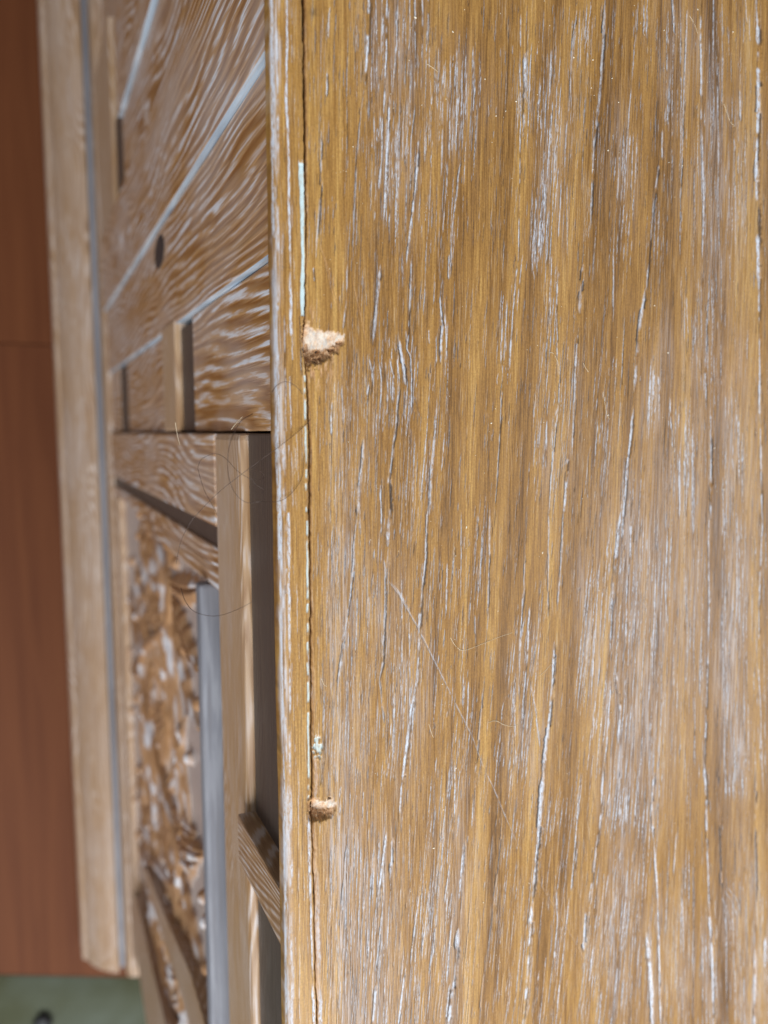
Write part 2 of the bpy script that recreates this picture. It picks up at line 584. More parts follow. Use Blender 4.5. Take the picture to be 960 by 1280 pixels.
# ---- the grain lines one can follow in the photograph: width px, lime, dark, points
MAIN = [
    (4, .95, .5, (461, -10), (461, 30), (459, 60), (456, 112)), (2, .4, .8, (456, 105), (449, 160), (447, 200), (443, 260), (441, 320)),
    (2.5, .6, .4, (413, 8), (411, 30), (410, 48)), (3, .7, .6, (409, 90), (408, 122)), (3, .5, .8, (402, 160), (401, 240), (395, 320)),
    (1.5, .6, .1, (446, 30), (445, 66)), (2, .7, .2, (470, -10), (471, 105)), (1.6, .6, .1, (478, -10), (477, 70)), (3, .9, .4, (484, -10), (483, 60), (481, 120), (480, 140)),
    (2.6, .7, .6, (498, -10), (496, 60), (490, 118)), (1.7, .6, .2, (506, -10), (507, 60)), (1.7, .6, .1, (512, -10), (513, 50)), (2, .7, .5, (519, -10), (520, 90)),
    (2, .7, .4, (528, -10), (529, 52)), (2.4, .7, .6, (535, -10), (535, 58)), (3.6, .95, .5, (487, 118), (486, 160), (482, 230), (480, 278)),
    (2, .7, .3, (468, 128), (468, 190)), (2.8, .8, .4, (478, 140), (477, 205), (473, 240)), (2, .7, .2, (497, 150), (496, 240), (494, 280)), (1.6, .6, .1, (505, 130), (503, 205)),
    (1.6, .6, .1, (511, 118), (508, 205)), (2, .6, .7, (519, 128), (514, 180), (513, 240)), (3.2, .9, .8, (525, 158), (522, 200), (519, 240), (512, 300), (508, 330)),
    (1.4, .6, .1, (538, 85), (539, 130)), (1.4, .5, .1, (545, 90), (546, 140)), (2.2, .7, .3, (555, 80), (553, 150), (552, 220)), (2, .8, .2, (563, 68), (562, 200)),
    (2.2, .8, .3, (572, 62), (571, 130), (570, 190)), (2, .8, .3, (578, 80), (577, 170)), (1.7, .7, .2, (584, 78), (582, 150)), (1.5, .7, .1, (592, 65), (592, 120)), (1.7, .7, .1, (601, 95), (600, 135)),
    (2.4, .6, .9, (576, 195), (571, 245), (566, 280), (563, 348)), (2, .6, .2, (558, 228), (554, 292)), (1.6, .7, .2, (611, 130), (611, 146)),
    (1.6, .7, .2, (651, 18), (651, 60)), (1.8, .8, .4, (650, 60), (651, 140), (650, 220), (648, 330)), (4, .9, .6, (657, 65), (657, 110), (655, 160)), (1.8, .7, .2, (664, 60), (661, 130)), (1.6, .6, .2, (670, 65), (667, 140)),
    (1.8, .7, .3, (671, 250), (667, 330)), (2.2, .8, .5, (676, 265), (672, 330)),
    (2.6, .4, .7, (721, 12), (716, 55), (713, 115), (710, 152)), (4, .55, .8, (757, -10), (754, 60), (750, 120), (743, 180), (740, 240), (738, 288)),
    (1.6, .7, .2, (690, 62), (688, 120)), (1.6, .6, .2, (701, 62), (698, 120)), (1.6, .6, .2, (697, 100), (695, 165)), (1.6, .7, .1, (739, 5), (733, 55)),
    (2.2, .8, .3, (688, 158), (684, 225)), (1.8, .7, .2, (695, 178), (692, 240)), (2.6, .85, .5, (682, 225), (676, 325)), (1.8, .7, .2, (702, 225), (698, 300)),
    (1.8, .6, .3, (709, 150), (706, 212)), (1.8, .5, .3, (709, 228), (709, 320)), (1.6, .7, .3, (795, 38), (790, 100), (786, 150), (784, 180), (780, 250)),
    (1.6, .6, .2, (776, 165), (772, 255)), (1.6, .6, .2, (782, 158), (778, 250)), (1.8, .6, .3, (792, 165), (789, 240)), (1.6, .6, .2, (803, -5), (801, 32)), (1.6, .6, .1, (810, -5), (808, 35)),
    (2, .1, .55, (825, 30), (822, 120), (814, 200)), (3, .8, .5, (841, -10), (843, 40), (846, 45)), (2, .7, .4, (836, 48), (834, 90)), (2.4, .7, .5, (836, 108), (834, 156)), (2.6, .6, .4, (828, 162), (828, 200)),
    (3.6, .6, .85, (826, 195), (822, 220), (818, 250), (812, 320), (808, 365)), (2.4, .6, .7, (860, -10), (857, 80), (855, 120), (853, 200), (851, 245), (850, 330)),
    (3.4, .85, .4, (876, -10), (877, 100), (877, 135)), (3, .75, .5, (876, 130), (879, 200), (880, 280), (878, 330)), (2, .6, .4, (892, -10), (892, 70)), (2, .6, .3, (903, -10), (903, 150)), (2.4, .6, .3, (897, 80), (898, 170)),
    (3, .8, .7, (925, 112), (926, 152)), (7, .95, .6, (945, -10), (948, 40), (949, 130), (946, 210), (948, 300), (949, 375)), (2, .6, .4, (918, 160), (918, 250)), (1.8, .6, .2, (932, -10), (934, 30)),
    # second band
    (2.4, .6, .6, (392, 334), (393, 352)), (3.4, .5, .6, (434, 330), (433, 380), (429, 412)), (4, .55, .5, (476, 330), (471, 380), (466, 432)), (2.4, .6, .7, (515, 318), (512, 390), (509, 440)), (1.6, .6, .3, (501, 318), (506, 350)),
    (2.4, .7, .5, (475, 452), (477, 480), (475, 512)), (2.4, .7, .5, (482, 452), (485, 480), (484, 518)), (2.6, .75, .6, (487, 448), (492, 470), (490, 505)), (2.4, .8, .5, (493, 428), (498, 460), (500, 480)),
    (4, .8, .7, (499, 425), (503, 450), (507, 482)), (2.6, .7, .7, (508, 412), (509, 436), (514, 446), (515, 470), (514, 520)), (3.4, .5, .9, (499, 478), (495, 530), (489, 580), (486, 605)), (2.2, .7, .5, (506, 488), (504, 522)), (2, .7, .5, (512, 498), (508, 548)), (1.8, .6, .4, (518, 495), (525, 522)),
    (2.4, .5, .8, (462, 448), (465, 468), (464, 492)), (2.6, .75, .6, (461, 480), (458, 507)), (2.6, .7, .4, (415, 502), (414, 545)), (2, .6, .3, (428, 482), (428, 532)), (4, .6, .85, (455, 548), (453, 580), (450, 605), (447, 650)),
    (2.4, .6, .8, (562, 318), (561, 350)), (3, .85, .8, (550, 368), (553, 410), (551, 456)), (2.4, .8, .4, (556, 372), (559, 450)), (1.8, .6, .4, (545, 420), (546, 455)), (1.8, .6, .2, (536, 412), (537, 430)),
    (2, .7, .3, (540, 458), (536, 500), (532, 560), (528, 600), (525, 635)), (4, .6, .9, (546, 508), (544, 545), (541, 575), (538, 620), (537, 645)), (1.6, .6, .2, (556, 540), (552, 590)),
    (2.6, .8, .4, (649, 318), (645, 350), (641, 390), (637, 462)), (2.4, .8, .4, (634, 375), (632, 440)), (1.8, .7, .2, (628, 405), (626, 455)), (1.8, .6, .2, (654, 318), (646, 390)), (2.2, .5, .7, (628, 468), (624, 560), (620, 620), (618, 645)),
    (5, .9, .7, (485, 596), (487, 640), (485, 684)), (2.6, .8, .5, (476, 606), (477, 672)), (1.8, .5, .3, (519, 545), (515, 620)),
    (1.6, .6, .2, (665, 318), (668, 352)), (1.8, .7, .2, (672, 318), (671, 345)), (1.8, .7, .2, (690, 318), (688, 410)), (2, .7, .5, (697, 345), (696, 400), (698, 470)), (2.4, .6, .7, (701, 445), (699, 500), (694, 545), (689, 600), (686, 650)),
    (5, .6, .7, (729, 330), (726, 370), (725, 395)), (3, .65, .6, (724, 405), (720, 450), (718, 500), (715, 575)), (4, .8, .5, (710, 565), (707, 620), (704, 655)), (2, .8, .3, (684, 525), (682, 585)), (2, .7, .4, (692, 520), (690, 590)), (2, .7, .2, (696, 510), (692, 570)),
    (2, .6, .4, (767, 318), (767, 392)), (2, .5, .6, (781, 395), (776, 500), (773, 560)), (5, .75, .7, (807, 360), (801, 400), (797, 440), (793, 492)), (4, .8, .6, (792, 510), (787, 560), (783, 600), (776, 680)),
    (1.8, .7, .2, (754, 488), (753, 545)), (3, .85, .2, (818, 468), (817, 500)), (3, .85, .2, (823, 470), (824, 505)), (3, .9, .5, (838, 498), (839, 530), (841, 565)), (2.6, .8, .4, (850, 560), (850, 650)), (2.4, .8, .3, (857, 525), (855, 610)), (2.4, .8, .3, (862, 520), (858, 640)),
    (2, .6, .4, (858, 355), (860, 418)), (2.6, .7, .2, (870, 392), (869, 432)), (3, .7, .7, (885, 365), (882, 460), (883, 515)), (4, .7, .7, (888, 510), (889, 560), (889, 650)), (2, .5, .5, (902, 318), (902, 405)), (2, .7, .2, (935, 412), (934, 450)),
    (4, .85, .5, (949, 360), (950, 450), (950, 530)), (3.6, .7, .5, (951, 525), (952, 600), (953, 660)), (2, .7, .1, (912, 318), (913, 352)), (2.4, .7, .1, (916, 500), (917, 590)), (2.4, .7, .1, (922, 520), (924, 600)),
    # third band
    (3, .6, .8, (447, 640), (443, 680), (441, 720), (436, 760), (430, 800), (425, 840), (420, 875)), (1.8, .5, .3, (424, 665), (421, 720)), (3.6, .5, .7, (482, 705), (481, 760), (478, 830), (474, 852)), (2.6, .5, .8, (474, 845), (480, 905)),
    (3.6, .6, .9, (534, 635), (532, 700), (527, 745)), (4.4, .75, .6, (528, 735), (524, 790), (522, 850), (517, 872)), (5.4, .95, .4, (518, 865), (512, 905), (506, 955), (502, 985)), (2.6, .8, .4, (502, 980), (500, 1010), (499, 1028)),
    (1.8, .7, .3, (502, 715), (503, 800), (501, 885)), (2, .7, .4, (512, 778), (512, 905)), (2, .7, .4, (493, 865), (492, 960)), (2, .7, .2, (559, 703), (558, 768)), (1.6, .6, .4, (577, 640), (576, 750)),
    (1.8, .7, .3, (603, 662), (600, 740)), (3, .5, .85, (613, 635), (612, 690), (610, 770)), (2, .4, .6, (594, 768), (595, 822)), (2.4, .4, .8, (657, 685), (655, 745), (650, 800), (648, 835)), (2.4, .8, .3, (662, 758), (659, 830)), (2.2, .75, .4, (654, 740), (650, 830)), (2.4, .7, .6, (660, 800), (656, 860), (652, 910)),
    (2, .7, .3, (643, 865), (645, 960)), (2.6, .8, .4, (664, 855), (670, 890), (675, 935)), (2.2, .7, .5, (655, 880), (652, 960)), (1.8, .7, .2, (580, 845), (578, 905)), (1.8, .7, .2, (586, 850), (584, 910)), (3, .3, .8, (604, 860), (601, 900), (595, 960)), (3, .8, .5, (595, 955), (590, 1036)),
    (2.6, .5, .8, (686, 635), (686, 710), (685, 775)), (3, .5, .7, (705, 635), (702, 700), (697, 765)), (5, .8, .8, (693, 800), (691, 850), (688, 890), (683, 930), (679, 970)), (3, .8, .3, (744, 800), (739, 870)), (2, .7, .2, (750, 700), (742, 830)), (2, .7, .2, (756, 690), (750, 800)),
    (4.4, .85, .5, (776, 640), (771, 690), (768, 720)), (3.4, .7, .7, (768, 715), (765, 760), (763, 810)), (3.4, .85, .5, (764, 850), (761, 900), (757, 950)), (4, .9, .4, (771, 840), (776, 890), (773, 930)), (3, .85, .3, (784, 770), (781, 830)), (3, .9, .3, (835, 660), (832, 740), (834, 780)), (3, .9, .3, (820, 720), (815, 850)), (3, .85, .3, (788, 655), (789, 700)), (3, .8, .5, (784, 720), (783, 790)),
    (3, .7, .6, (886, 640), (887, 760), (886, 805)), (3.4, .7, .6, (886, 810), (883, 900), (880, 965)), (2, .7, .5, (877, 795), (875, 872)), (2.6, .7, .3, (906, 640), (906, 690)), (2.6, .7, .3, (922, 640), (921, 780)), (3.4, .75, .4, (954, 640), (949, 760), (949, 815)), (3, .7, .2, (948, 830), (952, 900), (950, 960)), (2, .1, .6, (897, 860), (897, 930)),
    # lowest band
    (4, .9, .4, (483, 1040), (480, 1070), (475, 1105), (472, 1135)), (4, .75, .9, (490, 1048), (490, 1075), (488, 1092)), (3, .6, .6, (467, 1060), (463, 1125)), (1.8, .6, .3, (512, 1030), (511, 1090)), (2.4, .8, .4, (569, 955), (568, 1025)), (2, .7, .3, (562, 960), (560, 1000)),
    (4, .8, .7, (580, 1050), (578, 1080), (574, 1125)), (2.4, .4, .8, (552, 1035), (548, 1080), (544, 1125)), (2.2, .7, .5, (562, 1080), (556, 1130)), (2.4, .7, .6, (524, 1118), (519, 1160), (513, 1207)), (2.4, .7, .6, (536, 1112), (531, 1165), (527, 1195)), (2.4, .6, .7, (548, 1125), (543, 1175), (537, 1218)),
    (3, .8, .4, (566, 1135), (562, 1185), (558, 1230)), (6, .98, .6, (573, 1160), (571, 1200), (566, 1240), (560, 1290)), (3, .8, .5, (562, 1230), (556, 1290)), (3.6, .85, .8, (506, 1212), (501, 1260), (496, 1292)), (3, .6, .7, (478, 1138), (474, 1180), (469, 1215)), (4, .75, .5, (471, 1230), (466, 1290)), (3, .6, .5, (445, 1250), (442, 1290)), (3, .4, .7, (434, 1055), (430, 1100), (426, 1150)),
    (2.4, .1, .75, (629, 1010), (624, 1070), (612, 1170), (604, 1225), (597, 1290)), (6, .85, .8, (680, 960), (676, 1010), (673, 1050), (668, 1100), (665, 1130)), (5, .97, .5, (666, 1120), (662, 1180), (658, 1240), (653, 1290)), (2, .7, .3, (640, 960), (636, 1000)),
    (2.6, .7, .6, (726, 965), (722, 1010), (718, 1070), (713, 1125)), (2.4, .8, .3, (712, 1120), (707, 1165), (700, 1230), (694, 1290)), (4, .8, .6, (755, 955), (752, 1005), (750, 1038)), (3.4, .5, .9, (749, 1030), (742, 1090), (736, 1130)), (4.6, .8, .7, (732, 1140), (731, 1165), (730, 1190)), (2.8, .8, .4, (742, 1182), (736, 1235)), (2.4, .8, .3, (695, 1108), (697, 1150), (692, 1215)), (2.4, .6, .6, (722, 1060), (717, 1100)),
    (4.4, .7, .6, (818, 965), (815, 1010), (817, 1050)), (3.4, .8, .5, (817, 1045), (822, 1110), (824, 1180), (826, 1290)), (6, .97, .7, (808, 1165), (812, 1200), (815, 1245), (816, 1290)), (2, .6, .4, (846, 1040), (842, 1095)), (2.4, .7, .3, (853, 1110), (855, 1200)),
    (5, .8, .6, (881, 955), (884, 1010)), (3.6, .75, .5, (883, 1005), (885, 1080), (887, 1140)), (5, .88, .5, (886, 1130), (890, 1180), (892, 1235), (892, 1290)), (4, .1, .85, (898, 955), (898, 1030), (901, 1090), (903, 1125)), (4, .25, .8, (946, 960), (944, 1050), (946, 1140)), (5, .8, .3, (944, 1185), (944, 1240), (943, 1290)), (4, .9, .2, (957, 1170), (956, 1240)), (1.8, .1, .6, (868, 1060), (867, 1150), (868, 1290)), (3, .8, .2, (786, 965), (782, 1030)), (3, .8, .2, (778, 960), (774, 1025)), (2.4, .7, .3, (786, 1070), (782, 1130), (776, 1190)), (2.4, .7, .2, (800, 1020), (798, 1050)),
]
for L_ in MAIN:
    w_, li_, da_ = L_[:3]
    S(w_ * (0.98 if w_ > 3 else 0.9), min(1, li_ * 1.1), min(1, da_ * 1.45), *L_[3:], breaks=0.24 if w_ > 3 else 0.2, depth=0.00010 + 0.00007 * w_)

# ---- clusters of short pores: x0, x1, y0, y1, how many, lime
GX = [340, 400, 470, 540, 640, 760, 820, 880, 960]
GS = [-.01, -.02, -.03, -.055, -.07, -.08, -.04, .008, .01]


def slope(px, py):
    return np.interp(px, GX, GS) * (0.6 + 0.6 * min(max(py / 700, 0), 1.4))


CLUST = [
    (465, 540, -10, 120, 46, .6), (465, 525, 110, 300, 70, .65), (535, 606, 55, 215, 60, .65), (400, 460, 0, 330, 40, .35), (520, 580, 200, 400, 36, .4),
    (650, 680, 50, 170, 26, .6), (676, 712, 50, 330, 70, .65), (715, 745, 0, 80, 22, .6), (664, 690, 240, 330, 26, .7), (770, 800, 150, 330, 46, .6), (795, 815, 0, 40, 12, .6), (810, 830, 230, 330, 18, .5),
    (833, 862, 0, 250, 36, .5), (866, 935, 110, 330, 110, .5), (885, 940, 0, 120, 30, .45), (720, 770, 60, 300, 30, .3),
    (468, 530, 410, 540, 46, .55), (405, 470, 440, 660, 60, .4), (545, 570, 400, 640, 22, .4), (505, 545, 540, 680, 36, .45), (625, 650, 350, 480, 22, .55), (680, 705, 330, 620, 56, .55), (700, 730, 380, 640, 36, .45), (745, 775, 440, 640, 30, .5),
    (812, 832, 440, 530, 26, .7), (835, 872, 490, 660, 60, .6), (865, 905, 340, 660, 60, .5), (900, 935, 480, 660, 50, .6), (780, 812, 560, 680, 26, .45), (850, 900, 330, 420, 26, .5),
    (410, 455, 640, 980, 110, .45), (455, 500, 660, 980, 60, .4), (490, 530, 760, 980, 60, .6), (540, 600, 640, 900, 60, .45), (596, 615, 640, 780, 18, .5), (640, 684, 740, 980, 80, .6), (735, 760, 690, 880, 60, .65), (762, 845, 640, 980, 240, .68), (845, 885, 640, 980, 80, .5), (900, 935, 640, 980, 110, .6), (938, 960, 640, 980, 40, .6), (575, 600, 840, 1000, 26, .5),
    (415, 460, 980, 1290, 130, .5), (455, 500, 1050, 1290, 80, .6), (505, 560, 1080, 1290, 60, .5), (540, 590, 940, 1290, 70, .6), (630, 690, 960, 1290, 60, .5), (690, 735, 960, 1290, 70, .5), (758, 800, 960, 1040, 60, .7), (745, 800, 1060, 1290, 130, .6), (798, 830, 960, 1290, 70, .6), (835, 870, 1040, 1290, 60, .55), (875, 900, 1100, 1290, 40, .6), (905, 960, 1080, 1290, 90, .55), (905, 935, 960, 990, 26, .6), (380, 960, 0, 1290, 420, .28), (380, 960, 640, 1290, 260, .34),
]
for x0, x1, y0, y1, n, li in CLUST:
    big_ = (x1 - x0) > 400
    pitch = 4.2
    ncl = max(2, int((x1 - x0) / pitch))
    for _ in range(int(n * .6) if big_ else n):
        px = x0 + (rng.integers(ncl) + .5) * pitch + rng.normal(0, .55)
        ln = min(rng.lognormal(3.55, 0.6), 0.85 * (y1 - y0) + 12)
        py = rng.uniform(y0, max(y0 + 1, y1 - ln * 0.7))
        px += slope(px, py) * (py - y0)
        s_ = slope(px, py) + rng.normal(0, 0.004)
        S(rng.uniform(0.7, 1.5), li * rng.uniform(.45, 1.6), rng.uniform(0.3, .95) * (rng.random() < .75), (px, py), (px + s_ * ln * .5 + rng.normal(0, .5), py + ln * .5), (px + s_ * ln, py + ln), breaks=0.24, depth=0.00009, taper=0.25, wob=0.00008)
# dark unfilled pores
for _ in range(2300):
    px = rng.uniform(385, 960); ln = rng.lognormal(3.1, 0.6); py = rng.uniform(-10, 1290)
    S(rng.uniform(.8, 1.5), rng.uniform(0, .45), rng.uniform(.3, .95), (px, py), (px + slope(px, py) * ln, py + ln), breaks=0.12, taper=0.3, wob=0.00006)

# the long scratch that crosses the grain, and two fainter ones
SCR = [(483, 722), (491, 733), (500, 745), (520, 780), (545, 830), (570, 880), (590, 920), (605, 960), (617, 985), (640, 1040), (656, 1072)]
S(1.6, .6, .6, *SCR[:5], breaks=0.0, depth=0.00020, taper=0.15, wob=0.00008, side=-1)
S(1.3, .65, .5, *SCR[3:8], breaks=0.05, depth=0.00012, taper=0.2, wob=0.00008, side=-1)
S(1.15, .6, .4, *SCR[6:], breaks=0.1, depth=0.00008, taper=0.3, wob=0.00008, side=-1)
S(1.8, .6, .1, (483, 722), (482, 712), (480, 700), breaks=0.0)
S(2.4, .6, .2, (487, 726), (497, 738), (506, 752), (514, 768), breaks=0.0, wob=0.00005, taper=.4)
S(0.7, .25, .1, (660, 1078), (690, 1130), (720, 1180), (760, 1260), breaks=0.1, wob=0.00003)
for a in [((398, 300), (412, 340), (420, 372), (428, 400)), ((440, 345), (452, 400), (458, 428)), ((404, 320), (412, 352), (420, 385))]:
    S(1.4, .0, .0, *a, raw=.55, breaks=0.0)
for a in [((904, 1112), (914, 1125), (921, 1145)), ((902, 1120), (910, 1140), (914, 1160)), ((908, 1108), (920, 1122), (926, 1140)), ((905, 1130), (907, 1150), (908, 1165))]:
    S(2, .6, .4, *a, breaks=0.1)

# ---- lime film, tone bands (in the wood itself)
ux = np.linspace(300, 1100, 81)


def pix_of(Xa, Ya, z=H):
    d = np.stack([Xa - CAM[0], Ya - CAM[1], np.full_like(Xa, z - CAM[2])], -1)
    c = d @ RC
    return 480 + FPX * c[..., 0] / -c[..., 2], 640 - FPX * c[..., 1] / -c[..., 2]


PX, PY = pix_of(top.X, YY)
HAZE = [(497, 60, 40, 90, .30), (500, 220, 34, 90, .22), (570, 130, 36, 80, .22), (690, 220, 25, 120, .22), (900, 240, 42, 150, .36), (860, 60, 40, 90, .22), (785, 220, 18, 80, .22),
        (920, 560, 25, 120, .42), (850, 600, 45, 90, .34), (820, 480, 26, 50, .30), (880, 460, 50, 60, .22), (430, 740, 24, 120, .42), (435, 930, 26, 120, .40), (432, 1090, 30, 110, .62), (430, 1180, 28, 60, .55),
        (460, 1250, 36, 70, .40), (520, 870, 24, 120, .24), (745, 790, 14, 90, .40), (805, 720, 44, 120, .46), (800, 900, 44, 100, .48), (915, 800, 20, 170, .62), (920, 930, 18, 80, .6), (780, 990, 24, 70, .60), (770, 1150, 28, 110, .46),
        (820, 1200, 26, 100, .34), (945, 1240, 26, 80, .52), (860, 760, 30, 140, .30), (665, 910, 26, 90, .25), (570, 1130, 24, 120, .30), (475, 1100, 26, 90, .34), (890, 1230, 14, 80, .35), (850, 1230, 30, 80, .3), (930, 1120, 30, 60, .35),
        (480, 740, 30, 60, .22), (430, 560, 30, 80, .18), (700, 570, 26, 90, .18)]
wx = 14 * (vnoise2(PX / 22 + 50, PY / 120 + 50, 61) - 0.5) * 2
wy = 50 * (vnoise2(PX / 16 + 50, PY / 90 + 50, 62) - 0.5) * 2
for cx, cy, rx, ry, a in HAZE:
    q = ((PX + wx - cx) / rx) ** 2 + ((PY + wy - cy) / ry) ** 2
    top.haze = np.maximum(top.haze, a * np.exp(-q * 0.9) * 0.85)
gsh = np.interp(PX, GX, GS) * (PY - 640)
XS = PX - gsh                                    # follows the grain
TONE = [(410, 30, .10), (625, 16, .10), (605, 9, -.10), (588, 10, .07), (642, 9, -.16), (660, 12, .02), (735, 22, -.10), (770, 14, .10), (823, 8, -.14), (895, 8, -.20), (942, 8, .14), (858, 10, .06), (560, 14, -.05), (448, 14, -.05), (530, 10, .06), (690, 10, .08)]
for cx, s, a in TONE:
    wgl = 10 * (vnoise(PY / 160 + 40, int(cx)) - 0.5)
    top.tone += a * np.exp(-((XS + wgl - cx) / s) ** 2)
top.tone += 0.22 * (vnoise2(XS / 7 + 60, PY / 420 + 20, 71) - 0.5) + 0.12 * (vnoise2(XS / 3 + 60, PY / 200 + 20, 72) - 0.5)
# pale scuff right of centre
sq = ((PX - 915) / 34) ** 2 + ((PY - 465 + (PX - 915) * .5) / 34) ** 2
top.raw = np.maximum(top.raw, 0.30 * np.exp(-sq) * vnoise2(PX / 3 + 40, PY / 9 + 40, 75))
# small dark knot near the upper edge
kq = ((PX - 392) / 5) ** 2 + ((PY - 15) / 7) ** 2
top.dark = np.maximum(top.dark, .6 * np.exp(-kq))

# ---- fibre waviness, worn edge, the two gouges
top.h += 0.00005 * (vnoise2(XS / 4 + 80, PY / 70 + 30, 81) - 0.5)
U = np.repeat(us[None, :], NR, 0)
worn = 0.0002 + 0.0014 * np.clip((vnoise(YR * 45 + 300, 91) - 0.35) * 2, 0, 1) * np.clip((0.02 - YR) / 0.12, 0.15, 1)
top.h -= 0.0007 * np.clip(1 - U / worn[:, None], 0, 1) ** 1.6
top.raw = np.maximum(top.raw, 0.55 * np.clip(1 - U / (worn[:, None] * 1.3 + 0.0002), 0, 1) * (0.5 + 0.5 * vnoise2(U * 4000, YY * 300 + 900, 92)))
lowlime = np.clip((PY - 1080) / 120, 0, 1)
top.lime = np.maximum(top.lime, .85 * lowlime * np.clip(1.6 - np.abs(U - 0.0009) / 0.0006, 0, 1) * np.clip(vnoise(YR * 60 + 300, 93) * 1.8, 0, 1)[:, None])
top.haze *= np.clip((U - 0.0028) / 0.004, 0, 1)
def rough2(x, y, sd):
    """two turned octaves, so that no lattice shows"""
    u, v = x * .84 + y * .54, -x * .54 + y * .84
    a_ = vnoise2(u / 4.6 + 60, v / 4.2 + 60, sd)
    u, v = x * .42 - y * .91, x * .91 + y * .42
    return .55 * a_ + .45 * vnoise2(u / 2.1 + 60, v / 2.3 + 60, sd + 1)


NZ = .6 * rough2(PX, PY, 95) + .4 * vnoise2((PX + .15 * PY) / 1.6 + 40, PY / 9 + 40, 98)


def gouge(sheet, Px, Py, nz, xs, yt, yd, yb, depth):
    """a bite out of the arris: a long clean wall on the upper side, a torn wall below (outline measured in pixels)"""
    j = (nz - .5)
    x = Px + 5 * j
    t, dp, bt = np.interp(x, xs, yt), np.interp(x, xs, yd), np.interp(x, xs, yb)
    t = t + 9 * j; bt = bt + 20 * j; dp = dp + 9 * j
    inside = (x > xs[0]) & (x < xs[-1])
    up = np.clip((Py - t) / np.maximum(dp - t, 1.5), 0, 1)
    dn = np.clip((bt - Py) / np.maximum(bt - dp, 1.5), 0, 1)
    prof = np.minimum(up ** 0.85, dn ** 0.8) * inside
    fall = np.clip((xs[-1] - x) / (xs[-1] - xs[0]), 0, 1) ** 0.6
    torn = np.clip((Py - dp + 3) / 5, 0, 1)
    sheet.h -= depth * prof * fall * (1 + (0.35 + 0.7 * torn) * j)
    k = np.clip(np.minimum((Py - t) / 2.5, (bt - Py) / 7), 0, 1) * inside
    sheet.raw = np.maximum(sheet.raw, k)
    for arr in (sheet.haze, sheet.dark, sheet.lime, sheet.paint):
        arr *= 1 - k
    wh = k * (1 - torn) * np.clip((x - xs[0] - 8) / 8, 0, 1) * np.clip(.75 + 2.0 * j, 0, 1)
    sheet.paint = np.maximum(sheet.paint, wh * .40)  # brightness of the lit upper wall, put into the paint channel
    sheet.dark = np.maximum(sheet.dark, k * torn * np.clip((0.40 - nz) * 6, 0, .8))
    sheet.dark = np.maximum(sheet.dark, k * np.clip(1 - np.abs(Py - dp - 3) / 2.5, 0, 1) * np.clip((.55 - nz) * 4, 0, .7))  # shade in the deepest crease, painted dark
    return k


gouge(top, PX, PY, NZ, [372, 380, 392, 413, 427, 431], [394, 402, 411, 414, 416, 417], [438, 438, 438, 435, 429, 427], [462, 461, 458, 449, 437, 431], 0.0050)
# splinter pockets torn out of the lower walls, and nicks at the ends
for cx, cy, rx, ry, dd in [(399, 438, 5, 2.5, .8), (408, 442, 3, 3, .7), (403, 449, 4, 3, .7), (394, 453, 4, 2, .6), (425, 428, 3.5, 2, .85), (387, 433, 2, 5, .6), (416, 437, 3, 2, .6), (389, 445, 2, 4, .6), (412, 998, 2.2, 1.2, .6), (392, 1024, 3, 3, .6), (405, 1022, 4, 2.5, .6), (386, 1018, 2, 5, .7)]:
    pq = np.clip(1.6 - ((PX - cx + 3 * (NZ - .5)) / rx) ** 2 - ((PY - cy) / ry) ** 2, 0, 1)
    top.dark = np.maximum(top.dark, dd * pq); top.h -= .0009 * pq; top.paint *= 1 - pq
# torn fibres around the upper gouge
near = np.exp(-(((PX - 395) / 22) ** 2 + ((PY - 462) / 22) ** 2)) + .7 * np.exp(-(((PX - 388) / 9) ** 2 + ((PY - 398) / 16) ** 2))
fibn = vnoise2(PX / 1.6 + 40, PY / 9 + 40, 97)
kk = np.clip(near * np.clip((fibn - .45) * 4, 0, 1), 0, .85)
top.raw = np.maximum(top.raw, kk); top.h -= 0.0003 * kk
gouge(top, PX, PY, NZ, [384, 390, 403, 415, 421], [995, 998, 1000, 999, 1002], [1015, 1015, 1014, 1012, 1010], [1028, 1029, 1028, 1025, 1014], 0.0050)
# blue-white flake of paint above the lower gouge
fr = rough2(PX, PY, 133)
fq = np.clip(1.0 - ((PX - 397.5) / 6.0) ** 2 - ((PY - 936) / 15) ** 2 + 2.2 * (fr - .5), 0, 1)
fq = np.clip(fq * 2.0, 0, 1)
top.paint = np.maximum(top.paint, fq * np.clip((fr - .34) * 4, 0, .75)); top.h -= 0.0008 * fq
top.dark = np.maximum(top.dark * (1 - fq), .8 * np.exp(-(((PX - 405) / 2.4) ** 2 + ((PY - 930) / 12) ** 2)))
S(3.2, .05, .75, (404, 948), (402, 965), (400, 982), breaks=0.1, depth=.0004)
S(4.5, .6, .1, (394, 945), (396, 975), (394, 998), breaks=0.2, raw=.7, depth=.0004)

